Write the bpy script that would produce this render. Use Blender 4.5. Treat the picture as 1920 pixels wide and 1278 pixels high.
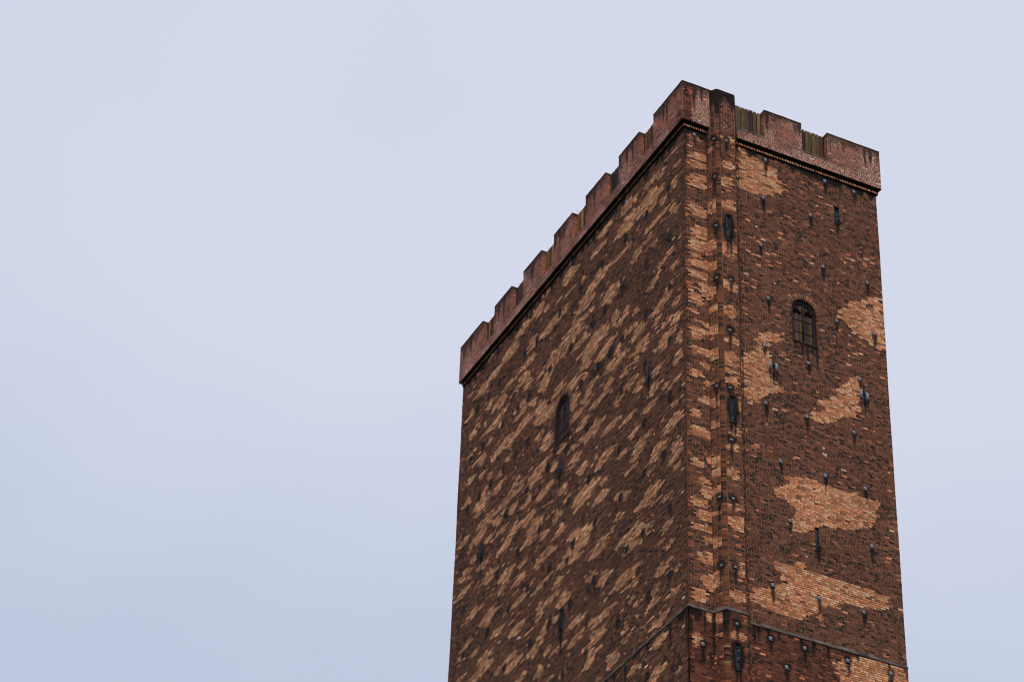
import bpy, math, json
import numpy as np
from mathutils import Matrix, Vector
for o in list(bpy.data.objects): bpy.data.objects.remove(o)
scn = bpy.context.scene
Z0 = 47.73                      # height of the stone string course above the ground (metres)

# ------------------------------------------------------------------ camera
cd = bpy.data.cameras.new('camera'); cam = bpy.data.objects.new('camera', cd)
scn.collection.objects.link(cam); scn.camera = cam
R = (0.8965034102, -0.4418738453, 0.0320802175)
U = (-0.2844400416, -0.5185497928, 0.8063497846)
F = (0.3396696899, 0.7320202301, 0.5905682725)
cam.matrix_world = Matrix(((R[0], U[0], -F[0], -38.776), (R[1], U[1], -F[1], -68.081), (R[2], U[2], -F[2], Z0-46.127), (0, 0, 0, 1)))
cd.lens = 91.028; cd.sensor_width = 36; cd.clip_start = 0.5; cd.clip_end = 6000
scn.render.resolution_x = 1024; scn.render.resolution_y = 681

# ------------------------------------------------------------------ world: overcast with thin blue-grey cloud
SUN_EL, SUN_AZ = math.radians(48), math.radians(205)    # azimuth measured from +Y towards +X
w = bpy.data.worlds.new('World'); scn.world = w; w.use_nodes = True
nt = w.node_tree; N = nt.nodes; N.clear(); Lk = nt.links.new
def nd(tree, t, **kw):
    n = tree.nodes.new(t)
    for k, v in kw.items(): setattr(n, k, v)
    return n
out = nd(nt, 'ShaderNodeOutputWorld'); bg = nd(nt, 'ShaderNodeBackground'); bg.inputs['Strength'].default_value = 0.1
sky = nd(nt, 'ShaderNodeTexSky', sky_type='NISHITA'); sky.sun_disc = False
sky.sun_elevation = SUN_EL; sky.sun_rotation = SUN_AZ
tc = nd(nt, 'ShaderNodeTexCoord')
sep = nd(nt, 'ShaderNodeSeparateXYZ'); Lk(tc.outputs['Generated'], sep.inputs[0])
mp = nd(nt, 'ShaderNodeMapping'); mp.inputs['Scale'].default_value = (5.0, 5.0, 9.0); mp.inputs['Location'].default_value = (1.3, 0.4, 0.2)
Lk(tc.outputs['Generated'], mp.inputs[0])
nz = nd(nt, 'ShaderNodeTexNoise'); nz.inputs['Scale'].default_value = 1.0; nz.inputs['Detail'].default_value = 3.0; nz.inputs['Roughness'].default_value = 0.45
Lk(mp.outputs[0], nz.inputs['Vector'])
mr = nd(nt, 'ShaderNodeMapRange'); mr.inputs['From Min'].default_value = 0.475; mr.inputs['From Max'].default_value = 0.61
Lk(sep.outputs['Z'], mr.inputs['Value'])
ad = nd(nt, 'ShaderNodeMath', operation='MULTIPLY_ADD'); Lk(nz.outputs['Fac'], ad.inputs[0]); ad.inputs[1].default_value = 1.3; Lk(mr.outputs[0], ad.inputs[2])
mr2 = nd(nt, 'ShaderNodeMapRange', interpolation_type='SMOOTHSTEP'); mr2.inputs['From Min'].default_value = 0.35; mr2.inputs['From Max'].default_value = 1.75
ax = nd(nt, 'ShaderNodeMath', operation='MULTIPLY_ADD'); Lk(sep.outputs['X'], ax.inputs[0]); ax.inputs[1].default_value = 1.2; ax.inputs[2].default_value = -0.36
ay = nd(nt, 'ShaderNodeMath', operation='ADD'); Lk(ad.outputs[0], ay.inputs[0]); Lk(ax.outputs[0], ay.inputs[1])
Lk(ay.outputs[0], mr2.inputs['Value'])
cm = nd(nt, 'ShaderNodeMix', data_type='RGBA'); Lk(mr2.outputs[0], cm.inputs['Factor'])
cm.inputs['A'].default_value = (5.35, 6.0, 7.55, 1); cm.inputs['B'].default_value = (6.9, 7.25, 8.6, 1)
mx = nd(nt, 'ShaderNodeMix', data_type='RGBA'); mx.inputs['Factor'].default_value = 0.94
Lk(sky.outputs[0], mx.inputs['A']); Lk(cm.outputs['Result'], mx.inputs['B'])
Lk(mx.outputs['Result'], bg.inputs['Color']); Lk(bg.outputs[0], out.inputs[0])

sl_ = bpy.data.lights.new('sun', 'SUN'); sun = bpy.data.objects.new('sun', sl_); scn.collection.objects.link(sun)
sl_.energy = 1.5; sl_.angle = math.radians(16); sl_.color = (1.0, 0.95, 0.87)
sd = Vector((math.sin(SUN_AZ)*math.cos(SUN_EL), math.cos(SUN_AZ)*math.cos(SUN_EL), math.sin(SUN_EL)))
sun.rotation_euler = (-sd).to_track_quat('-Z', 'Y').to_euler(); sun.location = (0, -50, 120)
scn.view_settings.view_transform = 'Standard'; scn.view_settings.look = 'None'
scn.cycles.filter_width = 1.1
scn.view_settings.exposure = 0.0; scn.view_settings.gamma = 1.0

# ------------------------------------------------------------------ measured data (metres; u along a wall, z above the string course)
D = {
"LP": [[0.5,20.46,0.47,0.06],[0.58,20.38,0.22,0.06],[1.74,20.87,0.4,0.16],[2.7,21.11,0.6,0.14],[0.95,19.55,0.36,0.21],[4.75,21.28,0.54,0.28],[2.78,20.1,1.0,0.44],[4.51,20.32,1.07,0.35],[2.19,18.76,1.06,0.14],[0.74,18.23,0.32,0.13],[2.85,18.32,0.44,0.11],[2.48,17.7,0.22,0.11],[3.96,18.14,0.41,0.25],[7.4,20.75,0.68,0.19],[8.81,22.06,0.53,0.17],[6.62,21.39,0.75,0.19],[5.33,19.09,0.77,0.11],[1.76,16.32,0.79,0.11],[7.75,21.85,0.24,0.1],[6.16,21.96,0.47,0.12],[9.92,21.15,0.78,0.26],[8.66,20.06,0.24,0.14],[7.04,19.29,0.82,0.25],[7.98,19.0,1.11,0.14],[12.12,21.72,0.47,0.19],[12.08,20.83,0.25,0.14],[12.86,21.2,0.56,0.26],[6.23,17.64,0.73,0.32],[8.29,18.65,0.8,0.25],[11.26,19.62,1.25,0.28],[14.33,21.2,0.83,0.29],[9.55,17.95,1.61,0.35],[10.5,17.6,1.79,0.39],[7.5,16.13,1.28,0.45],[15.45,20.75,0.84,0.31],[13.11,19.64,0.68,0.14],[17.33,21.85,0.73,0.17],[13.76,19.01,0.77,0.17],[5.74,16.15,0.34,0.31],[17.96,21.76,0.46,0.15],[8.19,15.58,0.74,0.27],[6.15,14.03,0.53,0.2],[6.71,15.09,0.53,0.26],[8.71,16.9,0.79,0.2],[17.11,20.59,0.76,0.19],[18.18,20.48,0.86,0.26],[15.58,19.02,0.65,0.14],[16.42,18.6,0.66,0.26],[13.71,17.91,0.42,0.14],[14.18,18.57,0.34,0.14],[14.75,18.27,0.26,0.12],[11.92,17.07,0.45,0.25],[12.96,16.53,0.29,0.14],[14.17,17.18,0.34,0.14],[17.52,19.13,0.49,0.14],[19.68,20.98,0.28,0.1],[19.65,19.76,0.5,0.1],[18.77,19.09,0.36,0.09],[16.19,17.85,0.69,0.16],[16.78,17.66,0.52,0.19],[17.67,17.82,0.53,0.12],[10.72,15.65,0.64,0.13],[12.43,15.85,0.74,0.16],[11.57,15.06,0.72,0.27],[13.84,16.03,0.54,0.23],[14.56,16.69,0.34,0.11],[13.73,17.82,0.51,0.09],[12.03,16.81,0.46,0.21],[9.76,15.22,1.08,0.27],[9.32,14.2,0.47,0.33],[10.59,15.92,0.36,0.14],[14.12,16.72,0.94,0.16],[12.28,15.33,0.74,0.32],[14.58,15.89,0.51,0.16],[12.22,14.4,0.37,0.31],[11.61,13.68,0.61,0.35],[10.27,12.54,0.48,0.15],[9.31,11.97,0.31,0.15],[8.32,14.91,0.23,0.13],[7.6,14.11,0.58,0.13],[6.36,13.25,0.41,0.24],[8.13,13.74,0.35,0.2],[7.03,12.98,0.64,0.17],[8.66,13.41,0.93,0.13],[8.48,12.69,0.5,0.24],[7.38,11.77,0.79,0.28],[6.02,11.08,0.81,0.13],[4.62,10.58,0.69,0.12],[5.37,11.96,0.48,0.23],[4.49,12.14,0.76,0.17],[3.62,11.56,0.47,0.23],[2.49,10.69,0.46,0.23],[1.51,10.29,0.34,0.1],[0.7,10.03,0.34,0.08],[2.84,10.08,0.53,0.16],[4.04,9.65,0.39,0.16],[3.04,8.86,0.49,0.16],[3.53,8.74,0.56,0.3],[3.88,8.42,0.39,0.14],[4.38,8.1,0.57,0.1],[2.14,7.8,0.65,0.2],[0.98,9.03,0.27,0.12],[1.12,8.27,0.74,0.28],[0.8,7.01,0.47,0.37],[0.74,6.16,0.3,0.14],[6.44,9.91,0.59,0.23],[9.13,11.35,0.5,0.19],[8.33,10.46,0.5,0.19],[11.97,12.7,0.65,0.18],[10.89,12.03,0.36,0.19],[12.85,12.55,0.74,0.31],[5.11,9.22,0.54,0.1],[2.97,7.09,0.38,0.12],[7.31,9.17,0.56,0.1],[13.96,13.01,0.25,0.09],[11.25,11.33,0.4,0.11],[2.35,6.26,0.34,0.1],[19.33,18.56,0.38,0.2],[17.33,17.08,0.32,0.1],[15.97,16.04,1.03,0.17],[16.33,15.96,0.81,0.19],[18.02,16.52,0.37,0.22],[19.23,17.52,0.57,0.07],[15.23,15.75,0.49,0.19],[15.36,15.02,0.4,0.09],[18.04,15.72,0.37,0.12],[17.17,15.22,0.32,0.12],[19.19,16.09,0.61,0.12],[16.22,14.68,0.36,0.14],[16.18,14.14,0.4,0.19],[16.34,13.95,0.31,0.14],[17.67,14.7,0.37,0.14],[17.9,14.17,1.05,0.31],[19.42,15.07,0.47,0.17],[18.24,13.89,0.41,0.14],[14.67,12.87,0.78,0.14],[15.82,12.91,0.66,0.18],[14.71,12.16,0.35,0.2],[13.39,11.69,0.51,0.2],[11.85,11.27,0.66,0.2],[12.02,12.8,0.63,0.16],[16.13,12.35,0.49,0.18],[17.34,13.02,0.81,0.25],[13.25,10.85,0.59,0.2],[14.55,11.17,0.34,0.13],[12.62,10.1,0.63,0.35],[10.53,9.39,0.32,0.17],[18.39,12.58,0.78,0.19],[15.89,11.63,0.84,0.11],[17.07,11.95,0.45,0.11],[14.7,10.89,0.73,0.22],[11.74,9.18,0.37,0.2],[20.15,13.54,0.28,0.12],[10.17,8.58,0.4,0.24],[9.48,11.99,0.29,0.08],[9.08,11.2,0.51,0.12],[6.97,9.77,0.38,0.18],[2.31,7.52,0.61,0.17],[0.86,6.68,0.53,0.18],[1.3,6.56,0.47,0.09],[10.15,10.49,0.44,0.2],[8.22,9.12,0.96,0.37],[6.53,8.86,0.31,0.1],[6.72,8.2,0.55,0.19],[9.68,9.79,0.33,0.16],[5.27,7.46,0.37,0.13],[4.87,7.12,0.4,0.15],[2.76,6.04,0.93,0.29],[1.53,5.24,0.38,0.11],[5.26,6.44,0.4,0.17],[5.72,6.25,0.27,0.07],[9.09,7.75,0.46,0.21],[8.36,7.2,1.12,0.36],[6.73,6.09,0.65,0.26],[4.05,5.0,0.81,0.38],[2.89,4.69,0.32,0.2],[5.1,5.21,0.43,0.15],[3.98,4.57,0.55,0.16],[1.51,4.01,0.44,0.18],[2.01,3.6,0.38,0.09],[1.39,3.16,0.34,0.14],[4.63,4.59,0.43,0.13],[18.23,12.4,0.63,0.18],[19.7,13.13,0.59,0.12],[15.28,10.68,0.88,0.25],[13.05,9.65,0.74,0.14],[11.6,8.1,0.93,0.27],[8.93,6.93,1.43,0.32],[18.51,11.67,0.29,0.12],[17.64,10.92,0.57,0.14],[19.29,11.33,0.64,0.2],[19.43,10.49,0.87,0.14],[16.88,9.95,0.73,0.25],[15.16,9.16,0.76,0.28],[15.45,8.65,0.54,0.14],[13.91,8.23,0.58,0.19],[13.53,8.85,0.37,0.11],[13.74,7.21,0.74,0.14],[12.05,6.88,0.72,0.13],[10.29,6.23,0.4,0.21],[11.07,5.79,0.81,0.16],[9.85,5.21,0.59,0.26],[10.42,4.67,0.45,0.13],[7.51,5.03,0.33,0.21],[8.71,3.65,0.63,0.15],[8.77,2.82,0.53,0.13],[18.36,8.86,0.96,0.15],[16.59,7.91,0.88,0.3],[15.84,6.76,0.65,0.19],[14.07,5.98,0.79,0.21],[11.51,4.6,0.55,0.23],[12.3,4.21,0.86,0.13],[11.06,3.59,0.3,0.13],[10.05,3.2,0.49,0.1],[18.69,7.63,0.57,0.14],[17.94,6.81,0.5,0.14],[16.99,6.13,0.55,0.16],[14.63,4.93,0.63,0.16],[14.18,4.5,0.73,0.18],[15.58,4.86,0.32,0.13],[17.39,5.68,1.21,0.22],[19.23,6.23,0.51,0.11],[13.49,3.54,0.62,0.13],[11.72,2.94,0.45,0.2],[19.45,7.28,0.34,0.11],[7.51,1.95,0.47,0.12],[7.4,1.4,0.51,0.12],[7.58,1.24,0.47,0.1],[9.8,1.92,0.34,0.1],[7.36,3.02,0.28,0.1],[6.84,5.91,0.81,0.26],[6.52,4.36,0.47,0.33],[4.75,3.48,1.18,0.22],[4.03,2.95,0.4,0.2],[1.84,2.43,0.43,0.22],[0.73,1.85,0.25,0.1],[2.44,1.83,0.3,0.19],[2.53,1.35,0.35,0.19],[1.08,0.98,0.42,0.12],[4.2,2.3,0.27,0.1],[3.75,1.93,0.22,0.1],[6.39,2.78,1.02,0.2],[8.39,3.59,0.29,0.15],[1.93,0.37,0.68,0.24],[4.63,1.26,0.31,0.12],[4.63,0.91,0.31,0.12],[7.02,2.05,0.93,0.17],[5.61,0.53,0.5,0.29],[1.93,-0.47,0.59,0.19],[4.0,-0.73,0.52,0.12],[2.28,-1.65,0.63,0.23],[0.62,-2.32,0.2,0.09],[2.69,15.82,0.48,0.23],[1.0,15.51,0.37,0.14],[1.47,14.38,0.37,0.17],[0.74,13.72,0.32,0.14],[2.03,14.3,0.7,0.28],[0.66,12.89,0.45,0.17],[1.48,13.2,0.41,0.17],[2.31,13.75,0.33,0.14],[3.74,14.22,0.62,0.26],[3.44,13.35,0.71,0.31],[1.67,12.44,0.74,0.28],[0.4,11.84,0.36,0.19],[0.59,10.98,0.49,0.19],[5.48,13.85,0.59,0.23],[4.68,12.96,0.53,0.17],[3.92,12.98,0.33,0.14],[2.32,11.47,0.46,0.16],[5.31,15.71,0.35,0.17],[6.19,15.23,0.3,0.15],[5.49,14.49,0.39,0.17],[1.1,14.81,0.28,0.17]],
"RP": [[[2.46,21.86],[2.87,21.84],[3.27,21.57],[3.67,21.46],[3.89,21.39],[4.16,21.38],[4.31,21.04],[4.65,20.53],[4.23,20.19],[4.06,20.0],[3.84,19.88],[3.41,19.71],[3.06,19.72],[2.73,19.69],[2.41,19.68]],[[8.92,16.57],[8.41,16.41],[7.35,15.76],[7.05,15.31],[6.88,14.96],[7.13,14.71],[7.65,14.44],[8.17,14.11],[8.38,13.96],[8.87,14.05],[8.96,14.22]],[[2.4,11.45],[2.58,11.78],[2.92,11.85],[3.24,12.92],[4.14,13.1],[4.31,12.84],[3.87,12.64],[3.61,12.5],[3.56,12.21],[3.72,11.95],[3.7,11.36],[3.73,10.88],[4.27,10.48],[3.92,10.23],[3.5,10.09],[3.19,9.72],[2.73,9.39],[2.4,9.41]],[[7.27,12.19],[7.54,12.33],[7.9,12.12],[8.06,12.05],[7.66,11.77],[7.58,11.19],[7.6,10.7],[7.43,10.32],[6.9,10.14],[6.43,9.76],[5.66,9.48],[5.29,9.68],[5.62,10.23],[5.66,10.51],[6.19,10.74],[6.54,11.09],[6.51,11.32],[6.88,11.7]],[[4.26,6.67],[5.32,6.81],[6.38,6.78],[7.36,6.77],[7.98,6.81],[8.33,6.72],[8.04,6.21],[7.97,5.78],[7.64,5.47],[7.06,5.14],[6.35,5.03],[5.74,4.89],[5.33,4.71],[4.97,4.4],[4.32,4.36],[4.13,4.5],[4.34,4.92],[4.7,5.28],[4.36,5.48],[3.67,5.62],[3.58,5.84],[4.14,6.12]],[[2.43,1.14],[2.82,1.49],[3.34,1.64],[4.0,2.05],[3.83,2.17],[3.84,2.43],[3.45,2.49],[3.46,2.75],[4.37,2.85],[4.98,2.81],[5.42,2.81],[5.98,2.8],[7.21,2.81],[8.4,2.7],[8.23,2.38],[8.42,2.19],[7.66,2.02],[7.21,1.89],[6.37,1.89],[6.16,1.54],[5.52,1.5],[5.31,1.1],[5.63,0.81],[5.34,0.82],[5.16,1.06],[4.63,0.65],[4.03,0.61],[3.18,0.7],[2.89,0.83],[2.42,0.82]],[[4.3,3.06],[4.64,3.11],[4.86,2.97],[4.45,2.81]],[[6.05,-0.58],[6.94,-0.2],[8.03,-0.09],[8.66,-0.2],[8.95,-0.26],[8.87,-1.73],[6.44,-2.38],[6.03,-1.06],[5.85,-0.83]]],
"HO": [[5.88,10.22],[8.36,15.93]],
"BA": [[0.59,20.61,0.39,0.13],[0.61,20.17,0.41,0.13],[0.71,19.52,0.35,0.15],[0.55,19.16,0.37,0.11],[0.6,17.82,0.43,0.21],[0.68,16.75,0.35,0.24],[0.6,16.2,0.41,0.13],[0.6,16.14,0.45,0.24],[0.43,15.56,0.25,0.06],[0.66,15.18,0.39,0.13],[0.52,14.66,0.35,0.17],[0.84,14.18,0.23,0.13],[0.88,13.87,0.19,0.09],[0.42,13.43,0.27,0.19],[0.29,12.92,0.16,0.09],[0.89,12.41,0.18,0.09],[0.39,11.87,0.25,0.21],[0.87,12.04,0.2,0.09],[0.58,11.05,0.41,0.13],[0.89,10.48,0.2,0.11],[0.41,10.01,0.25,0.13],[0.96,9.67,0.12,0.11],[0.83,8.89,0.24,0.17],[0.37,8.21,0.23,0.17],[0.46,7.39,0.45,0.17],[0.58,7.3,0.49,0.09],[0.4,6.02,0.25,0.13],[0.97,6.33,0.1,0.13],[0.66,5.32,0.18,0.1],[0.84,4.86,0.23,0.19],[0.47,4.33,0.31,0.12],[0.72,3.83,0.34,0.17],[0.5,3.28,0.35,0.12],[0.76,2.82,0.13,0.15],[0.78,2.06,0.3,0.22],[0.84,1.09,0.24,0.24],[0.37,0.43,0.27,0.22],[0.86,-0.28,0.22,0.17],[0.27,-1.27,0.14,0.11],[0.3,-1.56,0.13,0.08]],
"BC": [[0.28,18.09,0.3,0.28],[0.24,21.01,0.3,0.11],[0.27,16.13,0.3,0.24],[0.26,15.15,0.3,0.19],[0.24,13.95,0.3,0.19],[0.28,13.11,0.3,0.13],[0.25,12.12,0.3,0.19],[0.23,10.97,0.3,0.21],[0.26,8.8,0.3,0.17],[0.27,7.81,0.3,0.13],[0.25,6.16,0.3,0.17],[0.24,5.67,0.3,0.13],[0.25,9.67,0.3,0.04],[0.27,4.87,0.3,0.17],[0.27,3.94,0.3,0.05],[0.23,2.77,0.3,0.17],[0.22,1.24,0.3,0.29],[0.33,-0.44,0.3,0.17],[0.29,-1.01,0.3,0.03]],
"BD": [[1.75,21.59,0.23,0.13],[1.7,20.27,0.22,0.13],[1.66,19.36,0.2,0.21],[1.66,18.19,0.25,0.19],[1.68,15.99,0.23,0.3],[1.67,14.26,0.22,0.26],[1.66,12.98,0.2,0.24],[1.7,11.68,0.25,0.13],[1.68,10.87,0.22,0.21],[1.65,10.63,0.23,0.13],[1.67,10.24,0.22,0.09],[1.68,9.76,0.2,0.17],[1.94,8.68,0.08,0.17],[1.73,7.53,0.14,0.13],[1.68,6.84,0.18,0.19],[1.63,5.69,0.2,0.19],[1.72,4.23,0.27,0.12],[1.75,3.55,0.27,0.27],[1.8,1.71,0.18,0.22],[1.69,0.57,0.27,0.22],[1.65,-1.09,0.22,0.17]],
"LH": [[1.75,21.71],[3.23,21.73],[1.24,19.66],[5.06,21.71],[3.09,19.65],[7.66,21.73],[4.9,19.68],[1.25,17.21],[9.66,21.74],[6.9,19.73],[3.12,17.2],[11.57,21.76],[8.81,19.74],[6.65,17.2],[13.52,21.76],[10.79,19.72],[7.72,17.22],[15.47,21.81],[12.88,19.67],[9.63,17.25],[6.09,14.72],[16.91,21.71],[14.06,19.72],[7.1,14.7],[18.34,21.73],[11.54,17.31],[1.23,14.7],[5.09,17.19],[3.16,14.71],[5.1,14.74],[1.29,12.24],[8.58,14.73],[3.2,12.27],[5.15,12.27],[1.27,9.58],[16.59,19.73],[13.49,17.22],[17.73,19.71],[18.94,19.75],[14.67,17.22],[16.08,17.23],[12.29,14.77],[7.99,12.27],[3.23,9.57],[13.49,14.75],[9.85,12.24],[5.29,9.56],[14.71,14.79],[11.48,12.3],[1.74,7.29],[3.22,7.27],[7.77,9.63],[18.05,17.25],[19.25,17.25],[15.84,14.77],[17.04,14.75],[18.2,14.75],[13.43,12.35],[19.41,14.74],[15.39,12.31],[12.15,9.69],[5.12,7.27],[9.55,9.6],[1.27,4.66],[7.21,7.3],[9.09,7.33],[3.29,4.7],[4.62,4.7],[14.05,9.65],[11.07,7.33],[16.04,9.63],[13.02,7.34],[9.57,6.83],[7.22,4.73],[19.31,9.63],[14.77,7.32],[9.17,4.69],[16.76,7.29],[11.07,4.69],[12.66,4.69],[7.79,1.89],[19.13,7.33],[14.96,4.72],[9.72,1.91],[1.3,1.86],[2.96,1.86],[5.2,1.82],[2.91,-1.47]],
"RH": [[0.46,21.7],[3.74,21.69],[6.53,21.68],[7.93,21.69],[3.58,19.68],[5.76,19.62],[3.41,17.21],[6.25,17.2],[8.31,17.16],[3.67,14.7],[6.77,14.7],[8.49,14.69],[5.38,12.19],[7.68,12.23],[3.4,9.66],[5.2,9.65],[7.28,9.6],[3.97,7.22],[5.89,7.2],[7.66,7.19],[4.27,4.73],[7.78,4.69],[3.45,1.76],[5.37,1.78],[7.28,1.74],[0.53,-1.48],[3.27,-0.49],[4.67,-0.49],[6.47,-0.49],[8.26,-0.52],[3.89,-1.47],[3.41,12.34]],
"CH": [[0.35,21.53],[0.37,19.56],[0.38,17.1],[0.38,14.54],[0.29,9.5],[0.32,4.61],[0.34,1.74]],
"FH": [[1.66,21.54],[1.72,14.55],[1.64,12.14],[1.59,9.46],[1.61,7.15],[1.62,4.59],[1.65,1.73],[1.64,-0.59]],
"AR": [[3.79,11.51],[7.84,11.53]],
"AL": [[2.94,11.52],[10.39,11.57],[17.75,11.56]],
"SL": {"R":[[7.05,20.48,7.01,19.69],[5.44,4.77,5.4,3.82]],"L":[[9.94,4.9,9.89,3.76]],"D":[[1.7,17.7,1.67,16.46],[1.71,9.12,1.68,7.96],[1.67,-1.38,1.64,-2.4]]}
}
W, L = 9.0, 20.53
ZT, ZP, P = 22.166, 24.16, 0.173          # parapet bottom, top, overhang
ZB = -8.0                                 # detailed masonry goes down to here
JX0, JX1 = 1.0, 2.36                      # where the stair turret meets the wall
G = 0.62                                  # mean light on the walls, used to turn seen colours into albedo

rng = np.random.default_rng(11)
def lin(c):
    c = np.asarray(c, float)/255.0
    return np.where(c <= 0.04045, c/12.92, ((c+0.055)/1.055)**2.4)
def alb(*c):
    v = lin(c)/G
    return v*min(1.0, 0.78/v.max())
def hsh(i, j, s):
    v = np.sin(i*127.1+j*311.7+s*74.7)*43758.5453
    return v-np.floor(v)
def vn(u, z, sc, s=0.0):
    x = np.asarray(u)/sc; y = np.asarray(z)/sc
    i = np.floor(x); j = np.floor(y); a = x-i; b = y-j; a = a*a*(3-2*a); b = b*b*(3-2*b)
    return (hsh(i, j, s)*(1-a)+hsh(i+1, j, s)*a)*(1-b)+(hsh(i, j+1, s)*(1-a)+hsh(i+1, j+1, s)*a)*b
def inpoly(u, z, poly):
    r = np.zeros(u.shape, bool); n = len(poly)
    for i in range(n):
        x1, y1 = poly[i]; x2, y2 = poly[(i+1) % n]
        if y1 == y2: continue
        c = ((y1 > z) != (y2 > z)) & (u < (x2-x1)*(z-y1)/(y2-y1)+x1)
        r ^= c
    return r
def pick(n, table, r):
    """table: list of (weight, rgb sRGB as seen)"""
    ws = np.cumsum([t[0] for t in table]); ws = ws/ws[-1]
    idx = np.searchsorted(ws, r.random(n)); cols = np.array([alb(*t[1]) for t in table])
    c = cols[np.minimum(idx, len(table)-1)]
    c = c*np.exp(0.17*r.standard_normal((n, 1)))*(1+0.035*r.standard_normal((n, 3)))
    c = np.maximum(c, 0.004); return c*np.minimum(1, 0.8/c.max(1, keepdims=True))

# ------------------------------------------------------------------ materials
def mat_attr(name, rough=0.9, bump=0.35, scale=60.0, spec=0.15, dirt=0.25):
    m = bpy.data.materials.new(name); m.use_nodes = True; t = m.node_tree
    b = t.nodes['Principled BSDF']; b.inputs['Roughness'].default_value = rough; b.inputs['Specular IOR Level'].default_value = spec
    a = nd(t, 'ShaderNodeAttribute', attribute_name='Col')
    c = nd(t, 'ShaderNodeTexCoord')
    n = nd(t, 'ShaderNodeTexNoise'); n.inputs['Scale'].default_value = scale; n.inputs['Detail'].default_value = 3
    t.links.new(c.outputs['Object'], n.inputs['Vector'])
    r = nd(t, 'ShaderNodeMapRange'); r.inputs['To Min'].default_value = 1-dirt; r.inputs['To Max'].default_value = 1+dirt
    r.inputs['From Min'].default_value = 0.3; r.inputs['From Max'].default_value = 0.7
    t.links.new(n.outputs['Fac'], r.inputs['Value'])
    x = nd(t, 'ShaderNodeVectorMath', operation='SCALE'); t.links.new(a.outputs['Color'], x.inputs[0]); t.links.new(r.outputs[0], x.inputs['Scale'])
    t.links.new(x.outputs[0], b.inputs['Base Color'])
    bp = nd(t, 'ShaderNodeBump'); bp.inputs['Strength'].default_value = bump; bp.inputs['Distance'].default_value = 0.01
    t.links.new(n.outputs['Fac'], bp.inputs['Height']); t.links.new(bp.outputs[0], b.inputs['Normal'])
    return m
def mat_plain(name, col, rough=0.7, spec=0.3, metal=0.0, scale=12.0, var=0.3, bump=0.2, dist=0.01, stretch=(1, 1, 1)):
    m = bpy.data.materials.new(name); m.use_nodes = True; t = m.node_tree
    b = t.nodes['Principled BSDF']; b.inputs['Roughness'].default_value = rough
    b.inputs['Specular IOR Level'].default_value = spec; b.inputs['Metallic'].default_value = metal
    c = nd(t, 'ShaderNodeTexCoord'); mp_ = nd(t, 'ShaderNodeMapping'); mp_.inputs['Scale'].default_value = stretch
    t.links.new(c.outputs['Object'], mp_.inputs[0])
    n = nd(t, 'ShaderNodeTexNoise'); n.inputs['Scale'].default_value = scale; n.inputs['Detail'].default_value = 4
    t.links.new(mp_.outputs[0], n.inputs['Vector'])
    r = nd(t, 'ShaderNodeMix', data_type='RGBA'); lo = np.array(col)*(1-var); hi = np.minimum(np.array(col)*(1+var), 0.85)
    r.inputs['A'].default_value = (*lo, 1); r.inputs['B'].default_value = (*hi, 1)
    rr = nd(t, 'ShaderNodeMapRange'); rr.inputs['From Min'].default_value = 0.3; rr.inputs['From Max'].default_value = 0.7
    t.links.new(n.outputs['Fac'], rr.inputs['Value']); t.links.new(rr.outputs[0], r.inputs['Factor'])
    t.links.new(r.outputs['Result'], b.inputs['Base Color'])
    bp = nd(t, 'ShaderNodeBump'); bp.inputs['Strength'].default_value = bump; bp.inputs['Distance'].default_value = dist
    t.links.new(n.outputs['Fac'], bp.inputs['Height']); t.links.new(bp.outputs[0], b.inputs['Normal'])
    return m
def mat_brick(name):
    m = bpy.data.materials.new(name); m.use_nodes = True; t = m.node_tree
    b = t.nodes['Principled BSDF']; b.inputs['Roughness'].default_value = 0.9; b.inputs['Specular IOR Level'].default_value = 0.15
    c = nd(t, 'ShaderNodeTexCoord'); s = nd(t, 'ShaderNodeSeparateXYZ'); t.links.new(c.outputs['Object'], s.inputs[0])
    a = nd(t, 'ShaderNodeMath', operation='ADD'); t.links.new(s.outputs['X'], a.inputs[0]); t.links.new(s.outputs['Y'], a.inputs[1])
    k = nd(t, 'ShaderNodeCombineXYZ'); t.links.new(a.outputs[0], k.inputs['X']); t.links.new(s.outputs['Z'], k.inputs['Y'])
    br = nd(t, 'ShaderNodeTexBrick'); t.links.new(k.outputs[0], br.inputs['Vector'])
    br.inputs['Scale'].default_value = 1.0; br.inputs['Brick Width'].default_value = 0.23; br.inputs['Row Height'].default_value = 0.09
    br.inputs['Mortar Size'].default_value = 0.008; br.inputs['Color1'].default_value = (*alb(84, 46, 34), 1)
    br.inputs['Color2'].default_value = (*alb(120, 66, 42), 1); br.inputs['Mortar'].default_value = (*alb(112, 85, 64), 1)
    n = nd(t, 'ShaderNodeTexNoise'); n.inputs['Scale'].default_value = 0.8; t.links.new(k.outputs[0], n.inputs['Vector'])
    r = nd(t, 'ShaderNodeMapRange'); r.inputs['From Min'].default_value = 0.35; r.inputs['From Max'].default_value = 0.65; r.inputs['To Min'].default_value = 0.7; r.inputs['To Max'].default_value = 1.5
    t.links.new(n.outputs['Fac'], r.inputs['Value'])
    x = nd(t, 'ShaderNodeVectorMath', operation='SCALE'); t.links.new(br.outputs['Color'], x.inputs[0]); t.links.new(r.outputs[0], x.inputs['Scale'])
    t.links.new(x.outputs[0], b.inputs['Base Color'])
    return m
M_brick = mat_attr('fired brick and lime mortar')
M_stone = mat_attr('weathered string course stone', bump=0.5, scale=25, dirt=0.35)
M_wood = mat_attr('weathered timber board', rough=0.85, scale=30, bump=0.3)
M_far = mat_brick('plain brickwork')
M_zincR = mat_plain('pale zinc sheet', (0.21, 0.218, 0.255), rough=0.65, spec=0.3, metal=0.0, scale=14, var=0.25)
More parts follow.
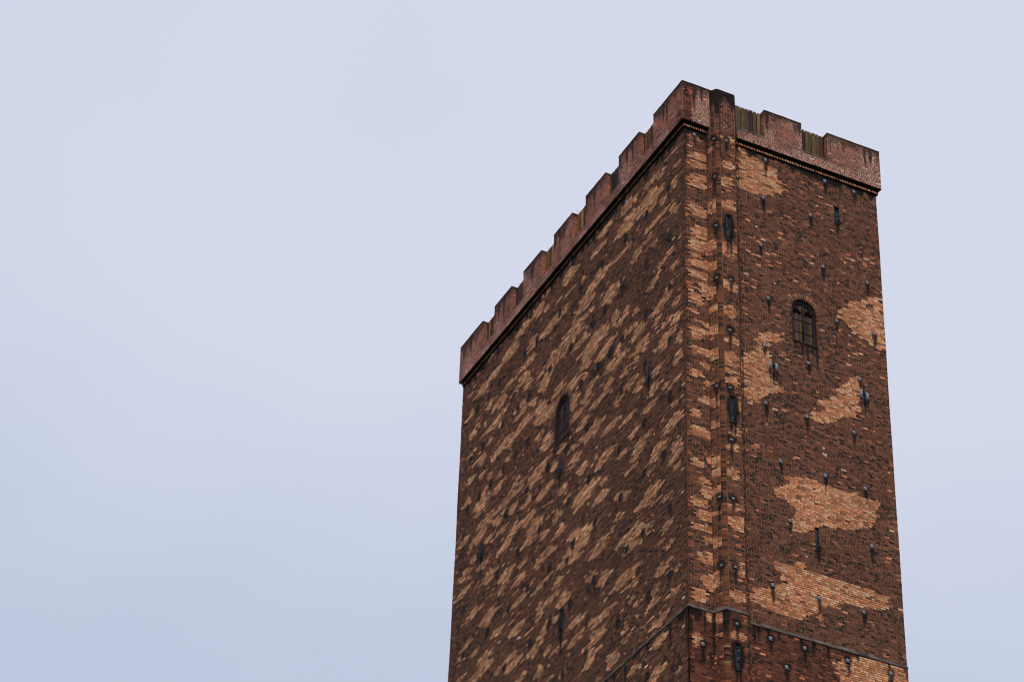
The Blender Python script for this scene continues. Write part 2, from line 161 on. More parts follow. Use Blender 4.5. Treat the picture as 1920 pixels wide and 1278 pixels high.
M_zincL = mat_plain('dark zinc sheet', (0.045, 0.052, 0.075), rough=0.9, spec=0.08, metal=0.0, scale=9, var=0.3)
M_iron = mat_plain('black wrought iron', (0.018, 0.017, 0.022), rough=0.7, spec=0.3, var=0.3)
M_soot = mat_plain('sooty hole', (0.022, 0.018, 0.017), rough=0.95, spec=0.05, var=0.3)
M_lead = mat_plain('old wrinkled window glass', (0.022, 0.027, 0.038), rough=0.18, spec=0.22, scale=2.6, var=0.8, bump=1.0, dist=0.2, stretch=(1, 1, 2.2))
M_frame = mat_plain('dark painted frame timber', (0.018, 0.015, 0.021), rough=0.8, spec=0.2, scale=20)
M_copper = mat_plain('brown conductor strap', (0.10, 0.06, 0.038), rough=0.65, spec=0.3, scale=4)
M_black = mat_plain('dark opening', (0.006, 0.006, 0.007), rough=1, spec=0)

# ------------------------------------------------------------------ mesh accumulator
class Acc:
    def __init__(s): s.v = []; s.f = []; s.c = []; s.m = []; s.n = 0
    def add(s, v, f, c=None, m=0):
        v = np.asarray(v, float).reshape(-1, 3); f = np.asarray(f, int).reshape(-1, 4)
        if c is None: c = np.full((len(v), 3), 0.2)
        c = np.asarray(c, float)
        if c.ndim == 1: c = np.tile(c, (len(v), 1))
        s.v.append(v); s.f.append(f+s.n); s.c.append(c); s.m.append(np.full(len(f), m)); s.n += len(v)
    def box(s, o, a, b, c_, col=None, m=0):
        """parallelepiped from corner o along vectors a, b, c_"""
        o, a, b, c_ = (np.array(t, float) for t in (o, a, b, c_))
        v = [o, o+a, o+a+b, o+b, o+c_, o+a+c_, o+a+b+c_, o+b+c_]
        s.add(v, [[0, 3, 2, 1], [4, 5, 6, 7], [0, 1, 5, 4], [1, 2, 6, 5], [2, 3, 7, 6], [3, 0, 4, 7]], col, m)
    def build(s, name, mats, parent=None, label=None, kind=None):
        v = np.concatenate(s.v); f = np.concatenate(s.f); c = np.concatenate(s.c); mi = np.concatenate(s.m)
        me = bpy.data.meshes.new(name)
        me.vertices.add(len(v)); me.vertices.foreach_set('co', v.astype(np.float32).ravel())
        tri = f[:, 2] == f[:, 3]
        if tri.any():
            lt = np.where(tri, 3, 4); ls = np.concatenate([[0], np.cumsum(lt)[:-1]])
            keep = np.ones(f.shape, bool); keep[tri, 3] = False; li = f[keep]
        else:
            lt = np.full(len(f), 4); ls = np.arange(len(f))*4; li = f.ravel()
        me.loops.add(len(li)); me.loops.foreach_set('vertex_index', li.astype(np.int32))
        me.polygons.add(len(f)); me.polygons.foreach_set('loop_start', ls.astype(np.int32)); me.polygons.foreach_set('loop_total', lt.astype(np.int32))
        me.polygons.foreach_set('material_index', mi.astype(np.int32))
        at = me.color_attributes.new('Col', 'FLOAT_COLOR', 'POINT')
        at.data.foreach_set('color', np.concatenate([c, np.ones((len(c), 1))], 1).astype(np.float32).ravel())
        for m in (mats if isinstance(mats, (list, tuple)) else [mats]): me.materials.append(m)
        me.update(calc_edges=True); me.validate()
        o = bpy.data.objects.new(name, me); scn.collection.objects.link(o)
        if parent is not None:
            o.parent = parent
            if parent.type == 'EMPTY': o.location = (0, 0, Z0)
        else: o.location = (0, 0, Z0)
        if label: o['label'] = label
        if kind: o['kind'] = kind
        return o

# ------------------------------------------------------------------ wall paths: u -> point and outward normal
class Path:
    wob = 0.0
    def __init__(s, pts, nrm): 
        s.p = np.array(pts, float); s.nr = np.array(nrm, float)
        s.u = np.concatenate([[0], np.cumsum(np.linalg.norm(np.diff(s.p, axis=0), axis=1))])
        s.len = s.u[-1]
    def __call__(s, u, z, d):
        u = np.asarray(u, float); k = []
        zz_ = np.asarray(z, float); d = np.asarray(d)+s.wob*(np.sin(zz_*1.31+u*.9+s.p[0, 0])+np.sin(u*1.7-zz_*.43)+np.sin(zz_*.27+1.0))   # old walls are never quite flat
        for a in (0, 1):
            k.append(np.interp(u, s.u, s.p[:, a])+np.asarray(d)*np.interp(u, s.u, s.nr[:, a]))
        return np.stack([k[0], k[1], np.broadcast_to(z, k[0].shape)], -1)
def straight(a, b, n): return Path([a, b], [n, n])
pL = straight((0, 0), (0, L), (-1, 0))         # u = y
pR = straight((0, 0), (W, 0), (0, -1))         # u = x
# stair turret outline with a rounded outer corner
tp = []; tn = []
a0 = np.array([JX0, 0.0]); a1 = np.array([1.24, -0.46]); a2 = np.array([2.08, -0.46]); a3 = np.array([JX1, 0.0])
n1 = np.array([-0.46, -0.24]); n1 /= np.linalg.norm(n1); n2 = np.array([0, -1.0]); n3 = np.array([0.46, -0.28]); n3 /= np.linalg.norm(n3)
def fillet(c, na, nb, da, db, r, k=7):
    th = math.acos(float(na@nb)); t = r*math.tan(th/2)
    s0 = c-da*t; cen = s0-na*r
    for i in range(k+1):
        f_ = i/k; n = (math.sin((1-f_)*th)*na+math.sin(f_*th)*nb)/math.sin(th)
        tp.append(cen+n*r); tn.append(n)
d1 = (a1-a0)/np.linalg.norm(a1-a0); d2 = np.array([1.0, 0]); d3 = (a3-a2)/np.linalg.norm(a3-a2)
tp.append(a0); tn.append(n1); fillet(a1, n1, n2, d1, d2, 0.16); fillet(a2, n2, n3, d2, d3, 0.05, 4); tp.append(a3); tn.append(n3)
pT = Path(tp, tn)
UC0, UC1 = pT.u[1]-0.02, pT.u[8]+0.03      # rounded corner extent
UD0 = 1.24                                  # x on the front = u - UC1 + ...
def u_front(x): return float(pT.u[8]+(x-pT.p[8][0]))

pL.wob = pR.wob = pT.wob = 0.006
# ------------------------------------------------------------------ stains (soot runs below holes, damp under ledges) and painted shade under the cornice
class StainShade:
    def __init__(s): s.d = []; s.h = []; s.fn = []
    def drip(s, u, z, w_, l, k=0.9): s.d.append((u, z, w_, l, k))
    def halo(s, u, z, ru, rz, k=0.8): s.h.append((u, z, ru, rz, k))
    def __call__(s, u, z):
        r = np.zeros(u.shape); nz_ = vn(u, z, 0.11, 3.3)
        for (u0, z0, w_, l, k) in s.d:
            m = (np.abs(u-u0) < w_*1.8+.05) & (z < z0+0.05) & (z > z0-l)
            if not m.any(): continue
            t = np.clip((z0-z[m])/l, 0, 1); hw = w_*(1-t)**0.65*(0.8+0.4*nz_[m])+0.016
            uo = u0+0.012*np.sin(z[m]*7+u0*9)
            e = np.clip(2.0-np.abs(u[m]-uo)/hw*1.5, 0, 1)*k*(1-t**4)
            r[m] = np.maximum(r[m], e)
        for (u0, z0, ru, rz, k) in s.h:
            m = (np.abs(u-u0) < ru*1.6) & (np.abs(z-z0) < rz*1.6)
            if not m.any(): continue
            q = ((u[m]-u0)/ru)**2+((z[m]-z0)/rz)**2
            r[m] = np.maximum(r[m], k*np.clip(1.7-q*(0.7+0.6*nz_[m]), 0, 1))
        for f_ in s.fn: r = np.maximum(r, f_(u, z))
        return np.clip(r, 0, 0.96)
SOOT_SHADE = np.array([0.012, 0.010, 0.010])  # near-black for soot stains and for the painted cornice shade

def runs(u0, u1, row, S, Hd, r, breaks=None):
    """brick intervals of one course"""
    if breaks is not None:
        b = breaks[row % len(breaks)]; return [(b[i], b[i+1]) for i in range(len(b)-1)]
    res = []; u = u0
    if row % 2: 
        res.append((u, u+Hd)); u += Hd
        k = int(r.integers(0, 3))
    else:
        res.append((u, u+S)); u += S; k = int(r.integers(0, 3))
    while u < u1-1e-6:
        l = (Hd if k % 3 == 2 else S)*(1+0.05*r.standard_normal()); k += 1
        e = min(u+l, u1)
        if u1-e < 0.07: e = u1
        res.append((u, e)); u = e
    return res
def cut(iv, ops):
    for (a, b) in ops:
        n = []
        for (x, y) in iv:
            if b <= x or a >= y: n.append((x, y)); continue
            if a-x > 0.02: n.append((x, a))
            if y-b > 0.02: n.append((b, y))
        iv = n
    return iv
def panel(acc, path, u0, u1, z0, z1, colfn, mortfn, stain_shade=None, openings=(), H=0.09, S=0.23, Hd=0.115, J=0.020, proud=0.010, d0=0.0, seed=0, breaks=None, ncol=5):
    r = np.random.default_rng(seed+100)
    k0 = int(math.floor(z0/H+1e-6)); k1 = int(math.ceil(z1/H-1e-6)); B = []
    for k in range(k0, k1):
        za, zb = max(k*H, z0), min((k+1)*H, z1)
        if zb-za < 0.02: continue
        zc = (za+zb)/2
        iv = runs(u0, u1, k, S, Hd, r, breaks)
        iv = [(max(a, u0), min(b, u1)) for a, b in iv if b > u0+1e-4 and a < u1-1e-4]
        ops = [o(zc) for o in openings]; ops = [o for o in ops if o]
        if ops: iv = cut(iv, ops)
        for a, b in iv: B.append((a, b, za, zb, k))
    B = np.array(B); n = len(B)
    uc = (B[:, 0]+B[:, 1])/2; zc = (B[:, 2]+B[:, 3])/2
    col = colfn(uc, zc, B[:, 4], r); 
    t = np.linspace(0, 1, ncol+1)
    def strip(ua, ub, za, zb, d):
        u = ua[:, None]+(ub-ua)[:, None]*t[None]; u = np.concatenate([u, u], 1)
        z = np.concatenate([np.repeat(za[:, None], ncol+1, 1), np.repeat(zb[:, None], ncol+1, 1)], 1)
        return u, z, np.broadcast_to(np.asarray(d).reshape(-1, 1) if np.ndim(d) else d, u.shape)
    q = np.arange(ncol)
    fr = np.stack([q, q+1, q+1+ncol+1, q+ncol+1], -1)           # (ncol,4)
    def col_at(c, u, z):
        c = np.repeat(c[:, None, :], u.shape[1], 1) if c.ndim == 2 else c
        if stain_shade is not None:
            s = stain_shade(u.ravel(), z.ravel()).reshape(u.shape)[..., None]
            c = c*(1-s)+SOOT_SHADE*s
        return c.reshape(-1, 3)
    # mortar bed
    u, z, d = strip(B[:, 0], B[:, 1], B[:, 2], B[:, 3], d0)
    vv = path(u, z, d); mc = mortfn(u, z, r)
    if getattr(mortfn, 'tan', False): mc = mortfn(u, z, r, col.max(1) > 0.27)
    acc.add(vv.reshape(-1, 3), (fr[None]+(np.arange(n)*(2*ncol+2))[:, None, None]).reshape(-1, 4), col_at(mc, u, z))
    # bricks
    h = J/2; jit = r.normal(0, 0.0015, n)
    pd = d0+proud+r.normal(0, 0.002, n)
    ua, ub, za, zb = np.where(B[:, 0] < u0+1e-6, B[:, 0]+.001+np.abs(r.normal(0, .006, n)), B[:, 0]+h), np.where(B[:, 1] > u1-1e-6, B[:, 1]-.001-np.abs(r.normal(0, .006, n)), B[:, 1]-h), B[:, 2]+h+jit, B[:, 3]-h+jit
    u, z, d = strip(ua, ub, za, zb, pd); vf = path(u, z, d)
    nb = 2*ncol+2
    uq = np.stack([ua, ub, ua, ub], 1); zq = np.stack([za, za, zb, zb], 1); vb = path(uq, zq, d0-0.002)
    allv = np.concatenate([vf, vb], 1); tot = nb+4; b0, b1, b2, b3 = nb, nb+1, nb+2, nb+3
    side = []
    for i in range(ncol):            # top and bottom follow the front edge
        side.append([b0 if i == 0 else i, i+1, i, b0])
    faces = [list(x) for x in fr]
    faces += [[b0, b1, ncol, 0], [ncol+1, 2*ncol+1, b3, b2], [b0, 0, ncol+1, b2], [ncol, b1, b3, 2*ncol+1]]
    faces = np.array(faces)
    cc = np.concatenate([col_at(col, u, z).reshape(n, nb, 3), col_at(col, uq, zq).reshape(n, 4, 3)], 1)
    acc.add(allv.reshape(-1, 3), (faces[None]+(np.arange(n)*tot)[:, None, None]).reshape(-1, 4), cc.reshape(-1, 3))

# ------------------------------------------------------------------ brick colours
DARK_R = [(50, (86, 52, 40)), (24, (99, 62, 47)), (14, (70, 44, 36)), (8, (42, 32, 29)), (4, (124, 80, 58))]
DARK_L = [(48, (82, 52, 40)), (22, (96, 62, 46)), (16, (64, 42, 34)), (8, (42, 32, 29)), (6, (112, 74, 54))]
LITE_R = [(42, (168, 111, 78)), (24, (190, 144, 108)), (24, (148, 97, 69)), (6, (224, 180, 142)), (3, (104, 68, 50))]
LITE_L = [(44, (160, 113, 80)), (20, (180, 134, 99)), (24, (140, 97, 70)), (3, (200, 158, 124)), (6, (92, 64, 49))]
DARK_B = [(50, (83, 48, 37)), (22, (98, 58, 43)), (16, (62, 36, 30)), (7, (40, 29, 27)), (4, (122, 68, 48))]
def patchmask(u, z, plist, k=1.0, nsc=0.35, seed=1.0, pw=1.25):
    m = np.zeros(u.shape, bool); nz_ = vn(u, z*2.2, nsc, seed)-0.5
    for (a, b, c, d) in plist:
        s = (np.abs(u-a) < c*k*1.4) & (np.abs(z-b) < d*k*1.6)
        if not s.any(): continue
        q = (np.abs(u[s]-a)/(c*k+.05))**pw+(np.abs(z[s]-b)/(d*k+.03))**pw
        m[s] |= q < 1.03+0.6*nz_[s]+0.42*(hsh(np.floor(z[s]/0.09), np.floor((u[s]+np.floor(z[s]/.09)*.4)/1.3), seed)-.5)
    return m
def col_left(u, z, row, r):
    n = len(u); c = pick(n, DARK_L, r)
    m = patchmask(u, z, D['LP'], 1.1) & (u > 0.25)
    m &= ~((z < 0) & (z > -0.25))
    m |= (u > 0.3) & (z > 0) & (vn(u+z*.13, z*3.4, 0.85, 14.2) > 0.87) & (vn(u, z, 3.0, 15.0) > 0.35)
    low = (z < -3.3) & (vn(u, z*2.6, 1.1, 9.0) > 0.72); m |= low
    nl = vn(u, z, 3.5, 5.5)
    sc = r.random(n) < 0.012+0.05*np.clip(nl-0.55, 0, 1)*2
    c[m] = pick(int(m.sum()), LITE_L, r)*(0.72+0.56*hsh(row[m], np.floor(u[m]/0.8+row[m]*.37), 4.0))[:, None]; sc &= ~m
    c[sc] = pick(int(sc.sum()), [(1, (150, 96, 66)), (0.4, (176, 140, 108))], r)
    bl = (vn(u, z, 0.55, 8.1) > 0.80) & ~m & (r.random(n) < 0.5); c[bl] = pick(int(bl.sum()), [(1, (46, 34, 31))], r)
    wh = (r.random(n) < 0.0012) & (z < 6); c[wh] = alb(196, 186, 178)
    dm = 0.90+0.3*vn(u, z, 2.5, 2.2); c = c*dm[:, None]
    q = u < 0.17; c[q] = pick(int(q.sum()), [(5, (84, 50, 38)), (2, (52, 36, 31)), (1, (110, 68, 48))], r)
    return c
def col_right(u, z, row, r):
    n = len(u); c = pick(n, DARK_R, r)
    lowr = z < -0.1; c[lowr] = pick(int(lowr.sum()), DARK_B, r)
    ju = u+0.10*(r.random(n)-0.5)+0.22*(hsh(row, np.floor(u/1.4+row*.31), 2.0)-.5); jz = z+0.05*(r.random(n)-0.5)
    m = np.zeros(n, bool)
    for pl in D['RP']: m |= inpoly(ju, jz, pl)
    for (a, b) in D['HO']: m &= ~(((u-a)/0.26)**2+((z-b)/0.16)**2 < 1)
    ba = (u < JX0) & patchmask(u, z, D['BA'], 1.12, 0.3, 4.0, 2.2) & (u > 0.12)
    ba |= (u < JX0) & (u > 0.14) & (z < 22) & (z > 13) & (vn(u*0.6, z*2.6, 0.35, 7.7) > 0.74)
    m |= ba
    m |= (z < -3.0) & (u > 2.6) & (vn(u, z*1.8, 1.6, 3.9) > 0.68)
    tp_ = np.clip((z-11.5)/6, 0, 1)*np.clip((22.0-z)/2, 0, 1)*(u > 2.6)
    cl = np.clip(vn(u, z*1.6, 0.9, 6.6)-0.45, 0, 1)*2
    pr = 0.014+0.20*tp_*cl+0.03*cl
    pr = np.where(lowr, 0.05*cl+0.01, pr)
    sc = (r.random(n) < pr) & ~m
    c[m] = pick(int(m.sum()), LITE_R, r)
    c[sc] = pick(int(sc.sum()), [(3, (160, 100, 74)), (2, (182, 126, 94)), (1, (206, 168, 138)), (3, (130, 78, 58))], r)
    bl = (vn(u, z*2.2, 0.8, 8.8) > 0.64) & ~m & (r.random(n) < 0.26); c[bl] = pick(int(bl.sum()), [(1, (48, 34, 30))], r)
    q = u < 0.15; c[q] = pick(int(q.sum()), [(5, (86, 50, 38)), (3, (46, 33, 29)), (2, (116, 68, 46)), (1, (150, 88, 56))], r)
    dm = 0.9+0.2*vn(u, z, 1.8, 2.7); c = c*dm[:, None]
    return c
def col_turret(u, z, row, r):
    n = len(u); c = pick(n, DARK_R, r)
    lowr = z < -0.1; c[lowr] = pick(int(lowr.sum()), DARK_B, r)
    ch = u < UC0; fr_ = (u > UC1) & (u < u_front(2.06))
    m = ch & patchmask(u, z, D['BC'], 1.1, 0.3, 4.1, 2.2)
    bd = [[u_front(b[0]), b[1], b[2], b[3]] for b in D['BD']]
    m |= fr_ & patchmask(u, z, bd, 1.15, 0.3, 4.4, 2.2)
    sc = (r.random(n) < 0.03) & ~m
    c[m] = pick(int(m.sum()), LITE_R, r); c[sc] = pick(int(sc.sum()), [(1, (172, 104, 70))], r)
    q = (u >= UC0) & (u <= UC1)
    c[q] = pick(int(q.sum()), [(5, (92, 55, 38)), (3, (112, 66, 40)), (2, (38, 29, 26)), (2, (72, 44, 34))], r)
    y = q & (z < -1.4) & (r.random(n) < 0.2); c[y] = pick(int(y.sum()), [(1, (124, 98, 66))], r)
    q = u > u_front(1.98); c[q] = pick(int(q.sum()), [(4, (84, 48, 34)), (3, (40, 30, 27)), (2, (130, 74, 44))], r)
    up = z > ZT-0.3
    c[up] = pick(int(up.sum()), [(4, (88, 50, 43)), (3, (104, 60, 50)), (3, (52, 36, 35))], r)
    return c
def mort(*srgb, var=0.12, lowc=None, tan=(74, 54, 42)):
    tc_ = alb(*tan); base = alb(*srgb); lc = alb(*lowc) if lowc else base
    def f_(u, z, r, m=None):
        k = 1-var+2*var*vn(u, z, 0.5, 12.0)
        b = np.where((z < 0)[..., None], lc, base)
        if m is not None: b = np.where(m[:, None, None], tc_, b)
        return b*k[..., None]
    return f_
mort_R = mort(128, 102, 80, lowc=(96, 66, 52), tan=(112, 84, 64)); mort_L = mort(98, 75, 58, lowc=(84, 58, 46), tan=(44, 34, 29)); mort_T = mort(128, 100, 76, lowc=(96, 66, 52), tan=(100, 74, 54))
for f_ in (mort_R, mort_L, mort_T): f_.tan = True
def mort_T2(u, z, r, m=None):
    b = mort_T(u, z, r, m); k = (np.clip((z-(ZT-.2))/.2, 0, 1)*np.clip((vn(u, z*.7, .4, 8.8)-.3)*3, 0, 1))[..., None]
    return b*(1-k)+alb(226, 180, 156)*k
mort_T2.tan = True
# parapet: redder, smaller bricks in pale crusted mortar, black growth under the copings
def col_par(seed):
    def f_(u, z, row, r):
        c = pick(len(u), [(40, (98, 57, 47)), (26, (120, 69, 54)), (20, (78, 50, 45)), (10, (52, 40, 40)), (4, (152, 94, 70))], r)
        o = vn(u, z*1.5, 0.7, seed) > 0.72; c[o] = pick(int(o.sum()), [(2, (124, 68, 50)), (1, (96, 56, 46))], r)
        return c
    return f_
def mort_par(hi, lo, seed):
    a = alb(*hi); b = alb(*lo)
    def f_(u, z, r):
        k = np.clip((vn(u, z*0.8, 0.8, seed)-0.36)*4+1.2*np.clip((ZT+0.55-z)/0.8, -0.4, 0.6), 0, 1)[..., None]
        return b*(1-k)+a*k
    return f_
def st_par(u, z):
    top = np.clip((z-(ZP-0.42)+0.34*(vn(u, z*0.15, 0.12, 5.0)-0.3)+0.45*np.clip(vn(u, z*0.1, 0.33, 6.0)-0.62, 0, 1)*4)/0.35, 0, 0.9)
    return top*(0.62+0.25*vn(u, z, 0.1, 1.0))

# ------------------------------------------------------------------ the tower
root = bpy.data.objects.new('brick_tower', None); scn.collection.objects.link(root)
root['label'] = 'tall square brick tower with patchy dark and tan brickwork under a boarded battlement'
root['category'] = 'tower'

def rect_open(u, z, hw, hh): return lambda zc: (u-hw, u+hw) if abs(zc-z) < hh else None
def arch_open(u, zb, zt_, hw):
    zs = zt_-hw
    def f_(zc):
        if zc < zb or zc > zt_: return None
        h = hw if zc <= zs else math.sqrt(max(hw*hw-(zc-zs)**2, 0))
        return (u-h, u+h) if h > 0.01 else None
    return f_
AWR = (5.25, 13.10, 15.16, 0.54); AWL = (10.30, 13.02, 15.12, 0.64)   # arched windows: centre u, sill, crown, half width
stL, stR, stT = StainShade(), StainShade(), StainShade()
r9 = np.random.default_rng(5)
opL, opR, opT = [arch_open(*AWL)], [arch_open(*AWR)], []
HW, HH = 0.076, 0.102
for (u, z) in D['LH']:
    opL.append(rect_open(u, z, 0.09, 0.115)); stL.halo(u, z-0.02, 0.165, 0.20, 0.7+.25*r9.random())
    stL.drip(u+r9.normal(0, .02), z-0.05, 0.03+.03*r9.random(), 0.3+0.6*r9.random(), 0.4+.5*r9.random())
for (u, z) in D['RH']:
    opR.append(rect_open(u, z, HW, HH))
    if z < 0 or z > 21: stR.halo(u, z-0.02, 0.17, 0.2, 0.75)
    if abs(z-13.07) > 0.01 or u > 4.5: stR.drip(u+0.01, z-0.07, 0.08+.03*r9.random(), 0.5+0.4*r9.random(), .85+.15*r9.random())
for (u, z) in D['CH']: stT.halo(u, z, 0.17, 0.2, 0.85); opT.append(rect_open(u, z, 0.066, 0.07)); stT.drip(u, z-.05, .07, 0.9+0.5*r9.random(), .9)
FH = [(u_front(x), z) for x, z in D['FH']]
for (u, z) in FH: stT.halo(u, z, 0.17, 0.2, 0.85); opT.append(rect_open(u, z, 0.066, 0.07)); stT.drip(u, z-.05, .07, 0.8+0.4*r9.random(), .9)
# slits
SLR = [(s[0]/2+s[2]/2, (s[1]+s[3])/2, abs(s[1]-s[3])/2) for s in D['SL']['R']]
SLL = [(s[0]/2+s[2]/2, (s[1]+s[3])/2, abs(s[1]-s[3])/2) for s in D['SL']['L']]
SLT = [(u_front(s[0]/2+s[2]/2), (s[1]+s[3])/2, abs(s[1]-s[3])/2) for s in D['SL']['D']]
SWR = [0.125, 0.085]
for i, (u, z, h) in enumerate(SLR): opR.append(rect_open(u, z, SWR[i], h)); stR.drip(u+.02, z-h+.1, 0.11, 0.8, 0.95)
for (u, z, h) in SLL: opL.append(rect_open(u, z, 0.16, h)); stL.drip(u, z-h+.1, 0.13, 1.5, 0.97); stL.halo(u, z, 0.3, h*1.05, .7)
for (u, z, h) in SLT: opT.append(rect_open(u, z, 0.12, h)); stT.halo(u, z, 0.25, h*1.12, .97); stT.drip(u-.07, z-h, .05, .8, .9); stT.drip(u+.08, z-h, .05, 1.1, .9)
# anchors
for (u, z) in D['AR']:
    stR.drip(u-.14, z-.15, .06, .5, .8); stR.drip(u+.14, z-.2, .07, .7, .85); stR.drip(u, z-.4, .04, .7, .9)
for (u, z) in D['AL']: stL.halo(u, z, .36, .42, .6); stL.drip(u, z-.2, .07, 1.1, .9)
# arched windows
stR.halo(5.25, 14.1, 0.62, 1.15, 0.35)
for du, l in ((-.45, .35), (-.12, .75), (.12, 1.1), (.35, .5), (.53, 1.25)): stR.drip(5.25+du, 13.0, .05, l, .92)
stL.halo(10.3, 14.0, 0.8, 1.2, .45); stL.drip(10.9, 13.2, .07, .9, .95); stL.drip(9.7, 13.1, .04, .9, .9); stL.drip(10.3, 13.25, .5, .55, .7)
# string course runs
for u, l, w_ in ((2.62, 1.0, .05), (2.78, .7, .06), (3.17, .5, .05), (3.63, .45, .04), (4.53, .7, .05), (5.06, .7, .09), (5.66, .8, .08), (6.9, .4, .06), (8.2, .5, .05), (.05, 2.1, .06), (.3, .6, .3), (.61, .9, .05), (.98, 2.2, .08)): stR.drip(u, -.1, w_, l, .93)
for u, l, w_ in ((.08, 2.3, .07), (1.24, 1.2, .1), (4.56, 1.3, .1), (5.42, 1.0, .08), (2.9, .5, .08), (.4, .5, .4), (7.4, .9, .1), (9.6, 1.1, .1), (12.2, .8, .1)): stL.drip(u, -.1, w_, l, .93)
stT.drip(.02, -.1, .09, 2.2, .93); stT.drip(UC0+.1, -.1, .12, 1.4, .9); stT.drip(pT.len-.03, -.1, .12, 1.8, .9)
# soot and painted cornice shade at the wall top, soot at the corner, darker turret joints
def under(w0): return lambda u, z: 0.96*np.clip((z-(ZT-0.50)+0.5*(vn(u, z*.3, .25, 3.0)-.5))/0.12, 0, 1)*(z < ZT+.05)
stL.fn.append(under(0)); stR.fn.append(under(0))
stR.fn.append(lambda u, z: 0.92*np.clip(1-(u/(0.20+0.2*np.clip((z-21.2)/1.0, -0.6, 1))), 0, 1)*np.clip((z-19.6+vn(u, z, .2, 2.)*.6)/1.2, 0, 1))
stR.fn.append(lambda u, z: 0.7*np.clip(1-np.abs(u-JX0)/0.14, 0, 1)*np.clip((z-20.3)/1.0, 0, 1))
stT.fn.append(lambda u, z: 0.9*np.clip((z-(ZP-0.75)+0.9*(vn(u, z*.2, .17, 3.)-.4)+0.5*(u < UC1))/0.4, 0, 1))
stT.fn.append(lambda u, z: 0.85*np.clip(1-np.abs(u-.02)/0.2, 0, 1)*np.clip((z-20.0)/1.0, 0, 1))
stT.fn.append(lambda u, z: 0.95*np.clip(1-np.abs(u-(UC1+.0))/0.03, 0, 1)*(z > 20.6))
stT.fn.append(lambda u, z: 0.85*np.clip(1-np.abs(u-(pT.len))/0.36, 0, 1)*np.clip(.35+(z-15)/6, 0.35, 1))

OFF = 0.03
wallL = Acc()
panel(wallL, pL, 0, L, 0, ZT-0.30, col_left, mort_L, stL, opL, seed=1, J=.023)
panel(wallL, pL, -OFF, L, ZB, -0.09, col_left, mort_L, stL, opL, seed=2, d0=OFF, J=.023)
wallL.build('long_wall', M_brick, root, label='long wall in dark brick mottled with small tan diamonds')
wallR = Acc()
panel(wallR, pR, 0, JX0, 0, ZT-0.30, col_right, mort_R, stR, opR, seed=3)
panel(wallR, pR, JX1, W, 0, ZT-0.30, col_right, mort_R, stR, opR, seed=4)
panel(wallR, pR, -OFF, JX0, ZB, -0.09, col_right, mort_R, stR, opR, seed=5, d0=OFF)
panel(wallR, pR, JX1, W+OFF, ZB, -0.09, col_right, mort_R, stR, opR, seed=6, d0=OFF)
wallR.build('narrow_wall', M_brick, root, label='narrow wall with a few large tan brick patches')
tw = Acc(); e_ = pT.len; ue = u_front(2.04)
bk = [[0, .11, .22, UC0, UC1, UC1+.22, UC1+.45, ue, e_-.24, e_], [0, .20, UC0, UC1, UC1+.11, UC1+.34, UC1+.56, ue-.02, e_-.3, e_], [0, .12, .23, UC0, UC1, UC1+.2, UC1+.31, UC1+.53, ue, e_-.2, e_]]
panel(tw, pT, 0, e_, 0, ZP-0.06, col_turret, mort_T2, stT, opT, seed=7, breaks=bk)
panel(tw, pT, 0, e_, ZB, -0.09, col_turret, mort_T, stT, opT, seed=8, d0=OFF, breaks=bk)
# turret top slab
top = pT(pT.u, ZP-0.06, 0.0); cen = np.array([[1.66, 0.1, ZP-0.06]]); nT = len(top)
tw.add(np.concatenate([top, cen]), [[i, i+1, nT, nT] for i in range(nT-1)], alb(50, 40, 32))
tw.box((1.03, -.02, ZT-.3), (1.28, 0, 0), (0, .4, 0), (0, 0, ZP-ZT+.05), alb(60, 45, 38))
tw.build('stair_turret', M_brick, root, label='slim stair turret with a rounded edge and banded brick')

# ---- string course: swept sloping slab
def sweep(acc, pts, nrm, prof, colf, seg=0.45, seed=0, closed_ends=True):
    P_ = Path(pts, nrm); us = [0.0]
    for k in range(1, len(P_.u)):
        m_ = max(1, int(round((P_.u[k]-P_.u[k-1])/seg)))
        us += list(P_.u[k-1]+(P_.u[k]-P_.u[k-1])*np.arange(1, m_+1)/m_)
    us = np.array(us); r = np.random.default_rng(seed)
    prof = np.array(prof); m_ = len(prof)
    jj = r.normal(0, .004, (len(us), m_, 2))
    vv = np.stack([P_(us, prof[i, 1]+jj[:, i, 1], prof[i, 0]+jj[:, i, 0]) for i in range(m_)], 1).reshape(-1, 3)
    fc = []
    for a in range(len(us)-1):
        for i in range(m_-1): fc.append([a*m_+i, a*m_+i+1, (a+1)*m_+i+1, (a+1)*m_+i])
    acc.add(vv, fc, colf(np.repeat(us, m_), r))
s2 = math.sqrt(0.5)
def mit(na, nb):
    v = np.array(na)+np.array(nb); return v/(1+float(np.array(na)@np.array(nb)))
sp = [(0, L), (0, 0), (JX0, 0), tuple(a1), tuple(a2), (JX1, 0), (W, 0)]
sn = [(-1, 0), (-1, -1), tuple(mit((0, -1), n1)), tuple(mit(n1, n2)), tuple(mit(n2, n3)), tuple(mit(n3, (0, -1))), (0, -1)]
def stonecol(u, r):
    b = pick(len(u), [(4, (76, 67, 62)), (3, (96, 82, 74)), (3, (54, 51, 50)), (1, (84, 76, 54))], r)
    return b
sc_ = Acc(); sweep(sc_, sp, sn, [(-.01, .03), (.012, .012), (.075, -.095), (.085, -.15), (.065, -.165), (.0, -.165)], stonecol, 0.22, 3)
sc_.build('string_course', M_stone, root)

